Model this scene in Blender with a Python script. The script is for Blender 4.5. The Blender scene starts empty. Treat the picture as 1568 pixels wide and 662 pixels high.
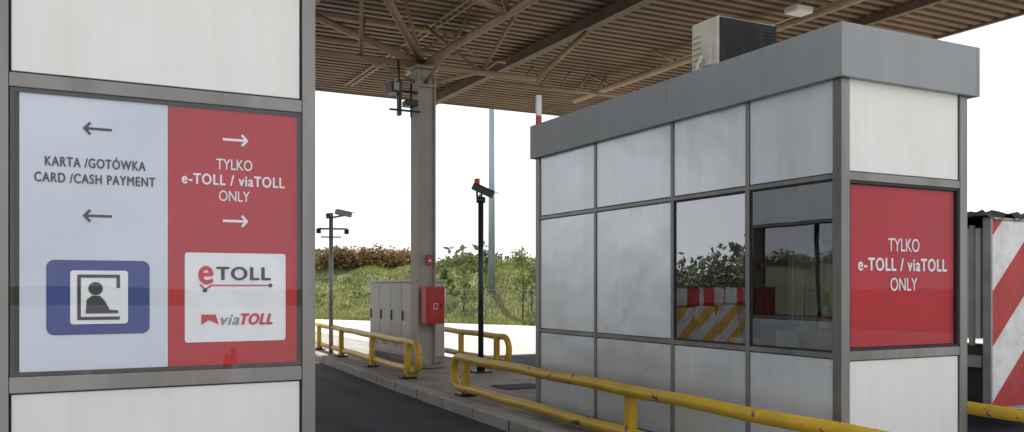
import bpy, bmesh, math, random
from mathutils import Vector, Matrix
random.seed(7)
R = math.radians
scene = bpy.context.scene
scene.view_settings.view_transform = 'Standard'
scene.view_settings.look = 'None'
scene.view_settings.exposure = 0

# ------------------------------------------------------------ materials
def new_mat(name):
    m = bpy.data.materials.new(name); m.use_nodes = True
    nt = m.node_tree
    return m, nt, nt.nodes['Principled BSDF']

def ramp(nt, stops):
    r = nt.nodes.new('ShaderNodeValToRGB')
    e = r.color_ramp.elements
    while len(e) < len(stops): e.new(0.5)
    for i, (p, c) in enumerate(stops):
        e[i].position = p; e[i].color = (c[0], c[1], c[2], 1)
    return r

def coords(nt, scale=(1, 1, 1), rot=(0, 0, 0)):
    tc = nt.nodes.new('ShaderNodeTexCoord')
    mp = nt.nodes.new('ShaderNodeMapping')
    mp.inputs['Scale'].default_value = scale
    mp.inputs['Rotation'].default_value = rot
    nt.links.new(tc.outputs['Object'], mp.inputs['Vector'])
    return mp

def noise(nt, scale, detail=4, rough=0.6, mapscale=(1, 1, 1)):
    mp = coords(nt, mapscale)
    n = nt.nodes.new('ShaderNodeTexNoise')
    n.inputs['Scale'].default_value = scale
    n.inputs['Detail'].default_value = min(detail, 5)
    n.inputs['Roughness'].default_value = rough
    nt.links.new(mp.outputs[0], n.inputs['Vector'])
    return n

def mixc(nt, fac, a, b, mode='MIX'):
    m = nt.nodes.new('ShaderNodeMix'); m.data_type = 'RGBA'; m.blend_type = mode
    for k, v in ((0, fac), (6, a), (7, b)):
        if hasattr(v, 'links') or hasattr(v, 'is_linked'): nt.links.new(v, m.inputs[k])
        else: m.inputs[k].default_value = v if k == 0 else (v[0], v[1], v[2], 1)
    return m.outputs[2]

def bump(nt, b, h, strength=0.2, dist=0.01):
    n = nt.nodes.new('ShaderNodeBump')
    n.inputs['Strength'].default_value = strength
    n.inputs['Distance'].default_value = dist
    nt.links.new(h, n.inputs['Height'])
    nt.links.new(n.outputs[0], b.inputs['Normal'])

def mat_var(name, c1, c2, scale=4, rough=0.6, metal=0.0, ms=(1, 1, 1), bmp=0.0, coat=0.0, lo=0.35, hi=0.65, rv=0.12):
    m, nt, b = new_mat(name)
    n = noise(nt, scale, 4, 0.6, ms)
    r = ramp(nt, [(lo, c1), (hi, c2)])
    nt.links.new(n.outputs[0], r.inputs[0])
    nt.links.new(r.outputs[0], b.inputs['Base Color'])
    mr = nt.nodes.new('ShaderNodeMapRange')
    mr.inputs[3].default_value = max(0.02, rough - rv); mr.inputs[4].default_value = min(1, rough + rv)
    nt.links.new(n.outputs[0], mr.inputs[0]); nt.links.new(mr.outputs[0], b.inputs['Roughness'])
    b.inputs['Metallic'].default_value = metal
    b.inputs['Coat Weight'].default_value = coat
    if bmp > 0:
        n2 = noise(nt, scale * 6, 5, 0.7, ms); bump(nt, b, n2.outputs[0], bmp)
    return m

def mat_panel(name, base, dark, rough=0.4, metal=0.0, grime=0.35, tone=0.8, spots=0.5):
    # painted sheet metal with rain streaks, grime and slight oil-canning; every sheet has its own tone
    m, nt, b = new_mat(name)
    n1 = noise(nt, 1.3, 5, 0.65)
    r1 = ramp(nt, [(0.25, dark), (0.7, base)])
    nt.links.new(n1.outputs[0], r1.inputs[0])
    n2 = noise(nt, 9, 4, 0.7, (1, 1, 0.06))
    r2 = ramp(nt, [(0.36, (0.84, 0.83, 0.81)), (0.60, (1, 1, 1))])
    nt.links.new(n2.outputs[0], r2.inputs[0])
    c = mixc(nt, grime, r1.outputs[0], r2.outputs[0], 'MULTIPLY')
    n3 = noise(nt, 26, 4, 0.8, (0.35, 0.35, 1.6))
    r3 = ramp(nt, [(0.27, (0.60, 0.57, 0.54)), (0.33, (1, 1, 1))])
    nt.links.new(n3.outputs[0], r3.inputs[0])
    c2 = mixc(nt, spots, c, r3.outputs[0], 'MULTIPLY')
    g = nt.nodes.new('ShaderNodeNewGeometry')
    r4 = ramp(nt, [(0, (0.9, 0.9, 0.9)), (1, (1.04, 1.04, 1.03))]); nt.links.new(g.outputs['Random Per Island'], r4.inputs[0])
    c3 = mixc(nt, tone, c2, r4.outputs[0], 'MULTIPLY')
    nt.links.new(c3, b.inputs['Base Color'])
    b.inputs['Metallic'].default_value = metal
    mr = nt.nodes.new('ShaderNodeMapRange')
    mr.inputs[3].default_value = rough - 0.1; mr.inputs[4].default_value = rough + 0.2
    nt.links.new(n1.outputs[0], mr.inputs[0]); nt.links.new(mr.outputs[0], b.inputs['Roughness'])
    n4 = noise(nt, 1.8, 2, 0.4)
    bump(nt, b, n4.outputs[0], 0.4, 0.05)
    return m

def mat_chipped(name, paint, paint2, under, scale=7, thr=0.58, rough=0.45):
    m, nt, b = new_mat(name)
    n1 = noise(nt, 3, 4, 0.6)
    r1 = ramp(nt, [(0.3, paint2), (0.65, paint)])
    nt.links.new(n1.outputs[0], r1.inputs[0])
    n = noise(nt, scale, 5, 0.75)
    r = ramp(nt, [(thr, (0, 0, 0)), (thr + 0.03, (1, 1, 1))])
    nt.links.new(n.outputs[0], r.inputs[0])
    c = mixc(nt, r.outputs[0], r1.outputs[0], under)
    nt.links.new(c, b.inputs['Base Color'])
    b.inputs['Roughness'].default_value = rough
    bump(nt, b, n.outputs[0], 0.3, 0.004)
    return m

def mat_stripe(name, c1, c2, ax, az, ay, phase, rough=0.45):
    m, nt, b = new_mat(name)
    tc = nt.nodes.new('ShaderNodeTexCoord')
    d = nt.nodes.new('ShaderNodeVectorMath'); d.operation = 'DOT_PRODUCT'
    d.inputs[1].default_value = (ax, ay, az)
    nt.links.new(tc.outputs['Object'], d.inputs[0])
    a = nt.nodes.new('ShaderNodeMath'); a.operation = 'ADD'; a.inputs[1].default_value = phase + 100
    nt.links.new(d.outputs['Value'], a.inputs[0])
    f = nt.nodes.new('ShaderNodeMath'); f.operation = 'FRACT'; nt.links.new(a.outputs[0], f.inputs[0])
    g = nt.nodes.new('ShaderNodeMath'); g.operation = 'LESS_THAN'; g.inputs[1].default_value = 0.5
    nt.links.new(f.outputs[0], g.inputs[0])
    c = mixc(nt, g.outputs[0], c2, c1)
    n = noise(nt, 5, 5, 0.7)
    r = ramp(nt, [(0.3, (0.6, 0.57, 0.53)), (0.6, (1, 1, 1))]); nt.links.new(n.outputs[0], r.inputs[0])
    cc = mixc(nt, 0.8, c, r.outputs[0], 'MULTIPLY')
    nt.links.new(cc, b.inputs['Base Color'])
    b.inputs['Roughness'].default_value = rough
    return m

def mat_glass(name, tint, r0=0.05, power=5.0, wav=0.0):
    # thin pane: symmetric Schlick reflectance, works from either side
    m = bpy.data.materials.new(name); m.use_nodes = True
    nt = m.node_tree; nt.nodes.clear()
    o = nt.nodes.new('ShaderNodeOutputMaterial')
    t = nt.nodes.new('ShaderNodeBsdfTransparent'); t.inputs[0].default_value = (*tint, 1)
    g = nt.nodes.new('ShaderNodeBsdfGlossy'); g.inputs['Roughness'].default_value = 0.0
    g.inputs['Color'].default_value = (0.93, 0.95, 1, 1)
    lw = nt.nodes.new('ShaderNodeLayerWeight'); lw.inputs[0].default_value = 0.5
    pw = nt.nodes.new('ShaderNodeMath'); pw.operation = 'POWER'; pw.inputs[1].default_value = power; nt.links.new(lw.outputs['Facing'], pw.inputs[0])
    ma = nt.nodes.new('ShaderNodeMath'); ma.operation = 'MULTIPLY_ADD'; ma.inputs[1].default_value = 1 - r0; ma.inputs[2].default_value = r0; nt.links.new(pw.outputs[0], ma.inputs[0])
    mx = nt.nodes.new('ShaderNodeMixShader')
    if wav > 0:
        n = noise(nt, 1.6, 1, 0.3); bp = nt.nodes.new('ShaderNodeBump'); bp.inputs['Strength'].default_value = wav; bp.inputs['Distance'].default_value = .01
        nt.links.new(n.outputs[0], bp.inputs['Height']); nt.links.new(bp.outputs[0], g.inputs['Normal'])
    nt.links.new(ma.outputs[0], mx.inputs[0]); nt.links.new(t.outputs[0], mx.inputs[1]); nt.links.new(g.outputs[0], mx.inputs[2])
    nt.links.new(mx.outputs[0], o.inputs[0])
    return m

def mat_leaf(name, stops, transl=0.25):
    m, nt, b = new_mat(name)
    g = nt.nodes.new('ShaderNodeNewGeometry')
    r = ramp(nt, stops)
    nt.links.new(g.outputs['Random Per Island'], r.inputs[0])
    n = noise(nt, 0.35, 2, 0.6)
    r2 = ramp(nt, [(0.35, (0.6, 0.65, 0.6)), (0.65, (1.25, 1.2, 1.0))]); nt.links.new(n.outputs[0], r2.inputs[0])
    c = mixc(nt, 1.0, r.outputs[0], r2.outputs[0], 'MULTIPLY')
    nt.links.new(c, b.inputs['Base Color'])
    b.inputs['Roughness'].default_value = 0.6
    tr = nt.nodes.new('ShaderNodeBsdfTranslucent'); nt.links.new(c, tr.inputs[0])
    mx = nt.nodes.new('ShaderNodeMixShader'); mx.inputs[0].default_value = transl
    out = nt.nodes['Material Output']
    nt.links.new(b.outputs[0], mx.inputs[1]); nt.links.new(tr.outputs[0], mx.inputs[2]); nt.links.new(mx.outputs[0], out.inputs[0])
    return m

M = {}
M['panel_w'] = mat_panel('white_panel_paint', (0.82, 0.82, 0.78), (0.76, 0.765, 0.725), 0.45, 0, .3, .3, .3)
M['panel_g'] = mat_panel('grey_panel_metal', (0.78, 0.83, 0.87), (0.66, 0.71, 0.75), 0.27, 0.4, .35, .8, .25)
M['frame'] = mat_var('brushed_frame_metal', (0.20, 0.19, 0.18), (0.30, 0.29, 0.28), 3, 0.42, 0.6, (1, 1, 0.2))
M['fascia'] = mat_panel('fascia_grey_paint', (0.30, 0.315, 0.325), (0.255, 0.27, 0.275), 0.5, 0.1, .35, .2)
M['rubber'] = mat_var('black_rubber', (0.012, 0.012, 0.012), (0.03, 0.03, 0.03), 10, 0.6)
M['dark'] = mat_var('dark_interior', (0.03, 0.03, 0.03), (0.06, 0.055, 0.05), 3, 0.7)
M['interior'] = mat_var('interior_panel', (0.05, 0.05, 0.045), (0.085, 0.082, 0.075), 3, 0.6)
M['glass'] = mat_glass('tinted_window_glass', (0.46, 0.49, 0.46), 0.30, 3.0, 0.12)
M['glass_sign'] = mat_glass('sign_window_glass', (0.97, 0.98, 0.97), 0.05, 5.0, 0.1)
M['glass_board'] = mat_glass('sign_board_glass', (0.98, 0.98, 0.98), 0.015, 5.0, 0.05)
M['sign_white'] = mat_var('banner_white', (0.60, 0.635, 0.74), (0.68, 0.715, 0.81), 2.0, 0.5)
M['sign_red'] = mat_var('banner_red', (0.41, 0.005, 0.016), (0.49, 0.009, 0.023), 2.0, 0.6)
M['ink_dark'] = mat_var('ink_dark', (0.022, 0.022, 0.034), (0.035, 0.035, 0.05), 8, 0.6)
M['ink_blue'] = mat_var('ink_blue', (0.014, 0.035, 0.21), (0.02, 0.048, 0.26), 3, 0.5)
M['ink_white'] = mat_var('ink_white', (0.78, 0.79, 0.84), (0.86, 0.86, 0.90), 6, 0.5)
M['ink_red'] = mat_var('ink_red', (0.54, 0.012, 0.03), (0.62, 0.02, 0.04), 6, 0.5)
M['yellow'] = mat_chipped('chipped_yellow_paint', (0.72, 0.45, 0.025), (0.54, 0.34, 0.03), (0.12, 0.09, 0.085), 6, 0.60)
M['steel'] = mat_var('grey_steel', (0.26, 0.26, 0.26), (0.36, 0.36, 0.35), 4, 0.5, 0.4)
M['castiron'] = mat_var('cast_iron', (0.03, 0.028, 0.026), (0.06, 0.055, 0.05), 30, 0.85)
M['column'] = mat_panel('column_grey_paint', (0.44, 0.40, 0.345), (0.32, 0.29, 0.25), 0.6)
M['truss'] = mat_var('truss_tan_paint', (0.29, 0.20, 0.125), (0.42, 0.30, 0.19), 2, 0.6)
M['deck'] = mat_var('canopy_deck', (0.125, 0.074, 0.042), (0.20, 0.125, 0.073), 0.8, 0.6, 0, (1, 1, 1))
M['deck_edge'] = mat_var('canopy_edge', (0.11, 0.072, 0.046), (0.17, 0.115, 0.075), 1.0, 0.6)
M['black'] = mat_var('black_paint', (0.015, 0.015, 0.017), (0.03, 0.03, 0.032), 6, 0.4)
M['grille'] = mat_var('black_grille', (0.008, 0.008, 0.009), (0.018, 0.018, 0.018), 6, 0.8)
M['beige'] = mat_var('aged_beige_plastic', (0.48, 0.45, 0.36), (0.60, 0.57, 0.48), 5, 0.5)
M['red'] = mat_var('red_paint', (0.42, 0.025, 0.02), (0.55, 0.04, 0.03), 5, 0.4)
M['orange'] = mat_var('orange_red_plastic', (0.75, 0.08, 0.03), (0.85, 0.12, 0.04), 5, 0.45)
M['white'] = mat_var('white_plastic', (0.70, 0.70, 0.68), (0.8, 0.8, 0.78), 5, 0.45)
M['cabinet'] = mat_panel('cabinet_grey', (0.56, 0.54, 0.49), (0.46, 0.44, 0.40), 0.5)
M['wood'] = mat_var('counter_wood', (0.16, 0.10, 0.06), (0.24, 0.16, 0.10), 4, 0.5)
M['poleblue'] = mat_var('galvanised_pole', (0.30, 0.36, 0.43), (0.38, 0.44, 0.51), 2, 0.5, 0.3)
M['tarp'] = mat_var('black_tarpaulin', (0.02, 0.02, 0.022), (0.06, 0.055, 0.05), 12, 0.7, bmp=0.5)

def ground_mat(name, c1, c2, c3, big, fine, rough, bmp, spec=.5):
    m, nt, b = new_mat(name)
    n1 = noise(nt, big, 5, 0.6); r1 = ramp(nt, [(0.3, c1), (0.65, c2)]); nt.links.new(n1.outputs[0], r1.inputs[0])
    n2 = noise(nt, fine, 3, 0.8); r2 = ramp(nt, [(0.3, (0.6, 0.6, 0.6)), (0.7, (1.3, 1.3, 1.3))]); nt.links.new(n2.outputs[0], r2.inputs[0])
    c = mixc(nt, 0.7, r1.outputs[0], r2.outputs[0], 'MULTIPLY')
    n3 = noise(nt, 1.5, 4, 0.7, (1.0, 0.12, 1)); r3 = ramp(nt, [(0.5, (0, 0, 0)), (0.68, (1, 1, 1))]); nt.links.new(n3.outputs[0], r3.inputs[0])
    cc = mixc(nt, r3.outputs[0], c, c3)
    nt.links.new(cc, b.inputs['Base Color'])
    b.inputs['Roughness'].default_value = rough
    b.inputs['Specular IOR Level'].default_value = spec
    bump(nt, b, n2.outputs[0], bmp, 0.01)
    return m
M['asphalt'] = ground_mat('asphalt', (0.030, 0.033, 0.042), (0.060, 0.064, 0.075), (0.010, 0.010, 0.014), 0.6, 90, 0.8, 0.5, .3)
M['concrete_road'] = ground_mat('concrete_road', (0.46, 0.44, 0.41), (0.58, 0.56, 0.52), (0.38, 0.36, 0.33), 0.3, 60, 0.7, 0.3)
M['grass'] = ground_mat('grass_ground', (0.10, 0.125, 0.035), (0.16, 0.185, 0.06), (0.20, 0.18, 0.09), 0.25, 6, 0.9, 0.6)
M['kerb'] = ground_mat('kerb_concrete', (0.34, 0.32, 0.285), (0.46, 0.43, 0.39), (0.20, 0.185, 0.165), 1.5, 70, 0.85, 0.4)

def paver_mat():
    m, nt, b = new_mat('paver_concrete')
    mp = coords(nt)
    br = nt.nodes.new('ShaderNodeTexBrick'); br.offset = 0
    br.inputs['Scale'].default_value = 1.0
    br.inputs['Brick Width'].default_value = 0.5; br.inputs['Row Height'].default_value = 0.5
    br.inputs['Mortar Size'].default_value = 0.008
    br.inputs['Color1'].default_value = (0.28, 0.265, 0.24, 1); br.inputs['Color2'].default_value = (0.37, 0.35, 0.32, 1)
    br.inputs['Mortar'].default_value = (0.08, 0.075, 0.07, 1)
    nt.links.new(mp.outputs[0], br.inputs['Vector'])
    n = noise(nt, 2.2, 5, 0.7); r = ramp(nt, [(0.3, (0.5, 0.49, 0.47)), (0.65, (1.15, 1.12, 1.1))]); nt.links.new(n.outputs[0], r.inputs[0])
    c = mixc(nt, 0.9, br.outputs[0], r.outputs[0], 'MULTIPLY')
    nt.links.new(c, b.inputs['Base Color']); b.inputs['Roughness'].default_value = 0.7
    bump(nt, b, n.outputs[0], 0.3, 0.01)
    return m
M['paver'] = paver_mat()
M['leaf_g'] = mat_leaf('green_leaves', [(0, (0.07, 0.105, 0.03)), (0.5, (0.16, 0.20, 0.055)), (1, (0.30, 0.31, 0.13))], 0.45)
M['leaf_dark'] = mat_leaf('dark_green_leaves', [(0, (0.04, 0.05, 0.02)), (0.5, (0.08, 0.095, 0.035)), (1, (0.14, 0.13, 0.06))], 0.2)
M['leaf_r'] = mat_leaf('russet_leaves', [(0, (0.09, 0.065, 0.025)), (0.45, (0.24, 0.16, 0.06)), (0.75, (0.30, 0.15, 0.07)), (1, (0.18, 0.19, 0.06))], 0.4)
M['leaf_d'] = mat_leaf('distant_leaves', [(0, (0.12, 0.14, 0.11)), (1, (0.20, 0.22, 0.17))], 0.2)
M['blade'] = mat_leaf('grass_blades', [(0, (0.13, 0.165, 0.045)), (0.6, (0.23, 0.26, 0.08)), (1, (0.40, 0.36, 0.20))], 0.5)

# ------------------------------------------------------------ geometry helpers
def link(o): scene.collection.objects.link(o)

def empty(name, loc):
    e = bpy.data.objects.new(name, None); e.location = loc; e.empty_display_size = 0.3; link(e); return e

def attach(o, p):
    if p is not None:
        o.parent = p
        o.matrix_parent_inverse = Matrix.Translation(-Vector(p.location))

class MB:
    def __init__(s): s.bm = bmesh.new()
    def box(s, x0, x1, y0, y1, z0, z1, rot=None, c=None):
        vs = [Vector((x, y, z)) for z in (z0, z1) for y in (y0, y1) for x in (x0, x1)]
        if rot is not None:
            c = Vector(c) if c is not None else Vector(((x0+x1)/2, (y0+y1)/2, (z0+z1)/2))
            vs = [rot @ (v - c) + c for v in vs]
        v = [s.bm.verts.new(p) for p in vs]
        for f in ((0, 2, 3, 1), (4, 5, 7, 6), (0, 1, 5, 4), (2, 6, 7, 3), (0, 4, 6, 2), (1, 3, 7, 5)):
            s.bm.faces.new([v[i] for i in f])
        return s
    def tube(s, pts, r, n=12, cap=True, r2=None):
        pts = [Vector(p) for p in pts]; rings = []
        t0 = (pts[1] - pts[0]).normalized()
        up = Vector((0, 0, 1)) if abs(t0.z) < 0.9 else Vector((1, 0, 0))
        nrm = t0.cross(up).normalized()
        for i, p in enumerate(pts):
            if i == 0: t = t0
            elif i == len(pts) - 1: t = (pts[i] - pts[i-1]).normalized()
            else: t = ((pts[i+1] - pts[i]).normalized() + (pts[i] - pts[i-1]).normalized()).normalized()
            nrm = (nrm - t * nrm.dot(t)).normalized(); b = t.cross(nrm)
            rr = r if r2 is None else r + (r2 - r) * i / (len(pts) - 1)
            rings.append([s.bm.verts.new(p + rr * (math.cos(a) * nrm + math.sin(a) * b)) for a in [2*math.pi*k/n for k in range(n)]])
        for a, b in zip(rings, rings[1:]):
            for k in range(n):
                f = s.bm.faces.new([a[k], a[(k+1) % n], b[(k+1) % n], b[k]]); f.smooth = True
        if cap:
            s.bm.faces.new(list(reversed(rings[0]))); s.bm.faces.new(rings[-1])
        return s
    def poly(s, pts):
        s.bm.faces.new([s.bm.verts.new(p) for p in pts]); return s
    def prism(s, pts, off):
        off = Vector(off); a = [s.bm.verts.new(Vector(p)) for p in pts]; b = [s.bm.verts.new(Vector(p) + off) for p in pts]
        n = len(pts)
        s.bm.faces.new(a); s.bm.faces.new(list(reversed(b)))
        for i in range(n): s.bm.faces.new([a[i], b[i], b[(i+1) % n], a[(i+1) % n]])
        return s
    def done(s, name, mat, parent=None, bevel=0.0, recalc=True):
        if recalc: bmesh.ops.recalc_face_normals(s.bm, faces=s.bm.faces)
        me = bpy.data.meshes.new(name); s.bm.to_mesh(me); s.bm.free()
        me.materials.append(M[mat] if isinstance(mat, str) else mat)
        o = bpy.data.objects.new(name, me); link(o); attach(o, parent)
        if bevel > 0:
            b = o.modifiers.new('bevel', 'BEVEL'); b.width = bevel; b.segments = 2; b.limit_method = 'ANGLE'; b.angle_limit = R(50)
            b.harden_normals = False
        return o

def text(name, s, X, Y, Z, w, h, mat, parent, bold=0.0, shear=0.0):
    """flat lettering facing -Y, centred on X with cap letters of height h centred on Z, total width w; bold = stroke widening in em"""
    def mesh_of(body):
        cu = bpy.data.curves.new(name, 'FONT'); cu.body = body; cu.size = 1; cu.shear = shear
        if bold > 0.012: cu.space_character = 1.14
        o = bpy.data.objects.new(name, cu); link(o)
        bpy.context.view_layer.update()
        dg = bpy.context.evaluated_depsgraph_get()
        me = bpy.data.meshes.new_from_object(o.evaluated_get(dg))
        bpy.data.objects.remove(o)
        return me
    me = mesh_of(s); cap = mesh_of('T' if s != 'e' else 'e'); cys = [v.co.y for v in cap.vertices]
    y0, y1 = min(cys), max(cys)
    base = [v.co.copy() for v in me.vertices]; faces = [tuple(p.vertices) for p in me.polygons]
    offs = [(0, 0)] if bold == 0 else [(-bold, 0), (0, 0), (bold, 0), (0, bold*.6), (0, -bold*.6)]
    V = []; F = []
    for k, (ox, oy) in enumerate(offs):
        n = len(V); V += [(c.x + ox, c.y + oy, k) for c in base]; F += [tuple(i + n for i in f) for f in faces]
    xs = [v[0] for v in V]; x0, x1 = min(xs), max(xs)
    V = [(X + ((a - x0) / (x1 - x0) - 0.5) * w, Y - .0003*k, Z + ((b - y0) / (y1 - y0) - 0.5) * h) for a, b, k in V]
    m2 = bpy.data.meshes.new(name); m2.from_pydata(V, [], F); m2.materials.append(M[mat])
    ob = bpy.data.objects.new(name, m2); link(ob); attach(ob, parent); return ob

def stroke(mb, a, b, w, Y):
    a = Vector(a); b = Vector(b); d = (b - a).normalized(); n = Vector((-d.y, d.x)) * w / 2
    mb.poly([(p.x, Y, p.y) for p in (a - n, b - n, b + n, a + n)])

def arrow(name, X, Z, L, direction, Y, mat, parent):
    mb = MB(); t = X + direction * L / 2; s = X - direction * L / 2; hs = L * 0.23; w = L * 0.10
    stroke(mb, (s, Z), (t - direction*w*0.7, Z), w, Y)
    stroke(mb, (t, Z - w*.3), (t - direction * hs, Z + hs), w, Y - 0.0008)
    stroke(mb, (t, Z + w*.3), (t - direction * hs, Z - hs), w, Y - 0.0016)
    return mb.done(name, mat, parent, recalc=False)

def rrect(x0, x1, z0, z1, r, Y, n=6):
    pts = []
    for cx, cz, a0 in ((x1-r, z1-r, 0), (x0+r, z1-r, 90), (x0+r, z0+r, 180), (x1-r, z0+r, 270)):
        for k in range(n+1):
            a = R(a0 + 90*k/n); pts.append((cx + r*math.cos(a), Y, cz + r*math.sin(a)))
    return pts

# ------------------------------------------------------------ ground
mb = MB(); mb.poly([(-1500, -1500, 0), (1500, -1500, 0), (1500, 1500, 0), (-1500, 1500, 0)]); mb.done('ground', 'grass')
mb = MB(); mb.poly([(-60, -70, 0.004), (26, -70, 0.004), (26, 12, 0.004), (11, 42, 0.004), (5, 50, 0.004), (-60, 52, 0.004)])
mb.done('concrete_plaza_road', 'concrete_road')
mb = MB()
for (a, b, y0, y1) in ((1.35, 4.6, -1.5, 24), (6.9, 10.2, -1.5, 17.5), (-4.3, -0.9, -1.5, 24), (-9.5, -4.7, -1.5, 40)):
    mb.poly([(a, y0, 0.008), (b, y0, 0.008), (b+0.2, y1, 0.008), (a, y1, 0.008)])
mb.done('asphalt_lane_road', 'asphalt')

# islands
def kerbX(y):
    pts = [(-2, 3.95), (2, 4.02), (7.5, 4.15), (12, 4.38), (17.5, 4.75), (24, 5.2), (32, 5.9)]
    for (a, xa), (b, xb) in zip(pts, pts[1:]):
        if y <= b: return xa + (xb - xa) * (y - a) / (b - a)
    return pts[-1][1]
def island(name, leftf, rightf, y0, y1, rr=0.9):
    ys = [y0 + (y1 - y0) * i / 14 for i in range(15)]
    L = [(leftf(y), y) for y in ys]; Rr = [(rightf(y), y) for y in ys]
    outline = []
    xl, xr = leftf(y0), rightf(y0); cx = (xl + xr) / 2; hw = (xr - xl) / 2
    for k in range(1, 10):
        a = math.pi * k / 10; outline.append((cx + hw * math.cos(math.pi + a), y0 - rr * math.sin(a)))
    poly = L[::-1] + outline + Rr
    def inset(p, d):
        x, y = p; c = Vector((cx + (leftf(max(y, y0)) - xl + rightf(max(y, y0)) - xr) / 2, min(max(y, y0), y1 - 0.5)))
        v = Vector((x, y)) - c; l = v.length; return c + v * max(0, (l - d)) / l
    e = empty(name, (cx, y0, 0))
    mb = MB(); bm = mb.bm; n = len(poly)
    lo = [bm.verts.new((x, y, 0)) for x, y in poly]
    m1 = [bm.verts.new((x, y, 0.125)) for x, y in poly]
    hi = [bm.verts.new((*inset(p, 0.025), 0.15)) for p in poly]
    ins = [bm.verts.new((*inset(p, 0.16), 0.15)) for p in poly]
    for i in range(n - 1):
        for a, b in ((lo, m1), (m1, hi), (hi, ins)):
            bm.faces.new([a[i], a[i+1], b[i+1], b[i]])
    mb.done('kerb', 'kerb', e)
    mb = MB(); mb.poly([(*inset(p, 0.16), 0.146) for p in poly]); mb.done('pavement_top', 'paver', e)
    jt = MB(); y = y0 + .5
    while y < y1 - 1:
        for f, s in ((leftf, 1), (rightf, -1)):
            x = f(y); a, b = sorted((x - s*.003, x + s*.02)); jt.box(a, b, y - .006, y + .006, .02, .128)
        y += 1.0
    jt.done('kerb_joints', 'dark', e)
    return e
isl = island('toll_island', kerbX, lambda y: 6.85 if y < 14 else 6.85 + (y-14)*0.03, 2.6, 30)
island('toll_island', lambda y: -0.75, lambda y: 1.35, 2.2, 24)
mb = MB()
mb.prism([(5.35, 10.4, 0.15), (5.95, 10.4, 0.15), (5.95, 10.9, 0.15), (5.35, 10.9, 0.15)], (0, 0, 0.008))
mb.done('manhole_cover', 'castiron', None)

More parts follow.
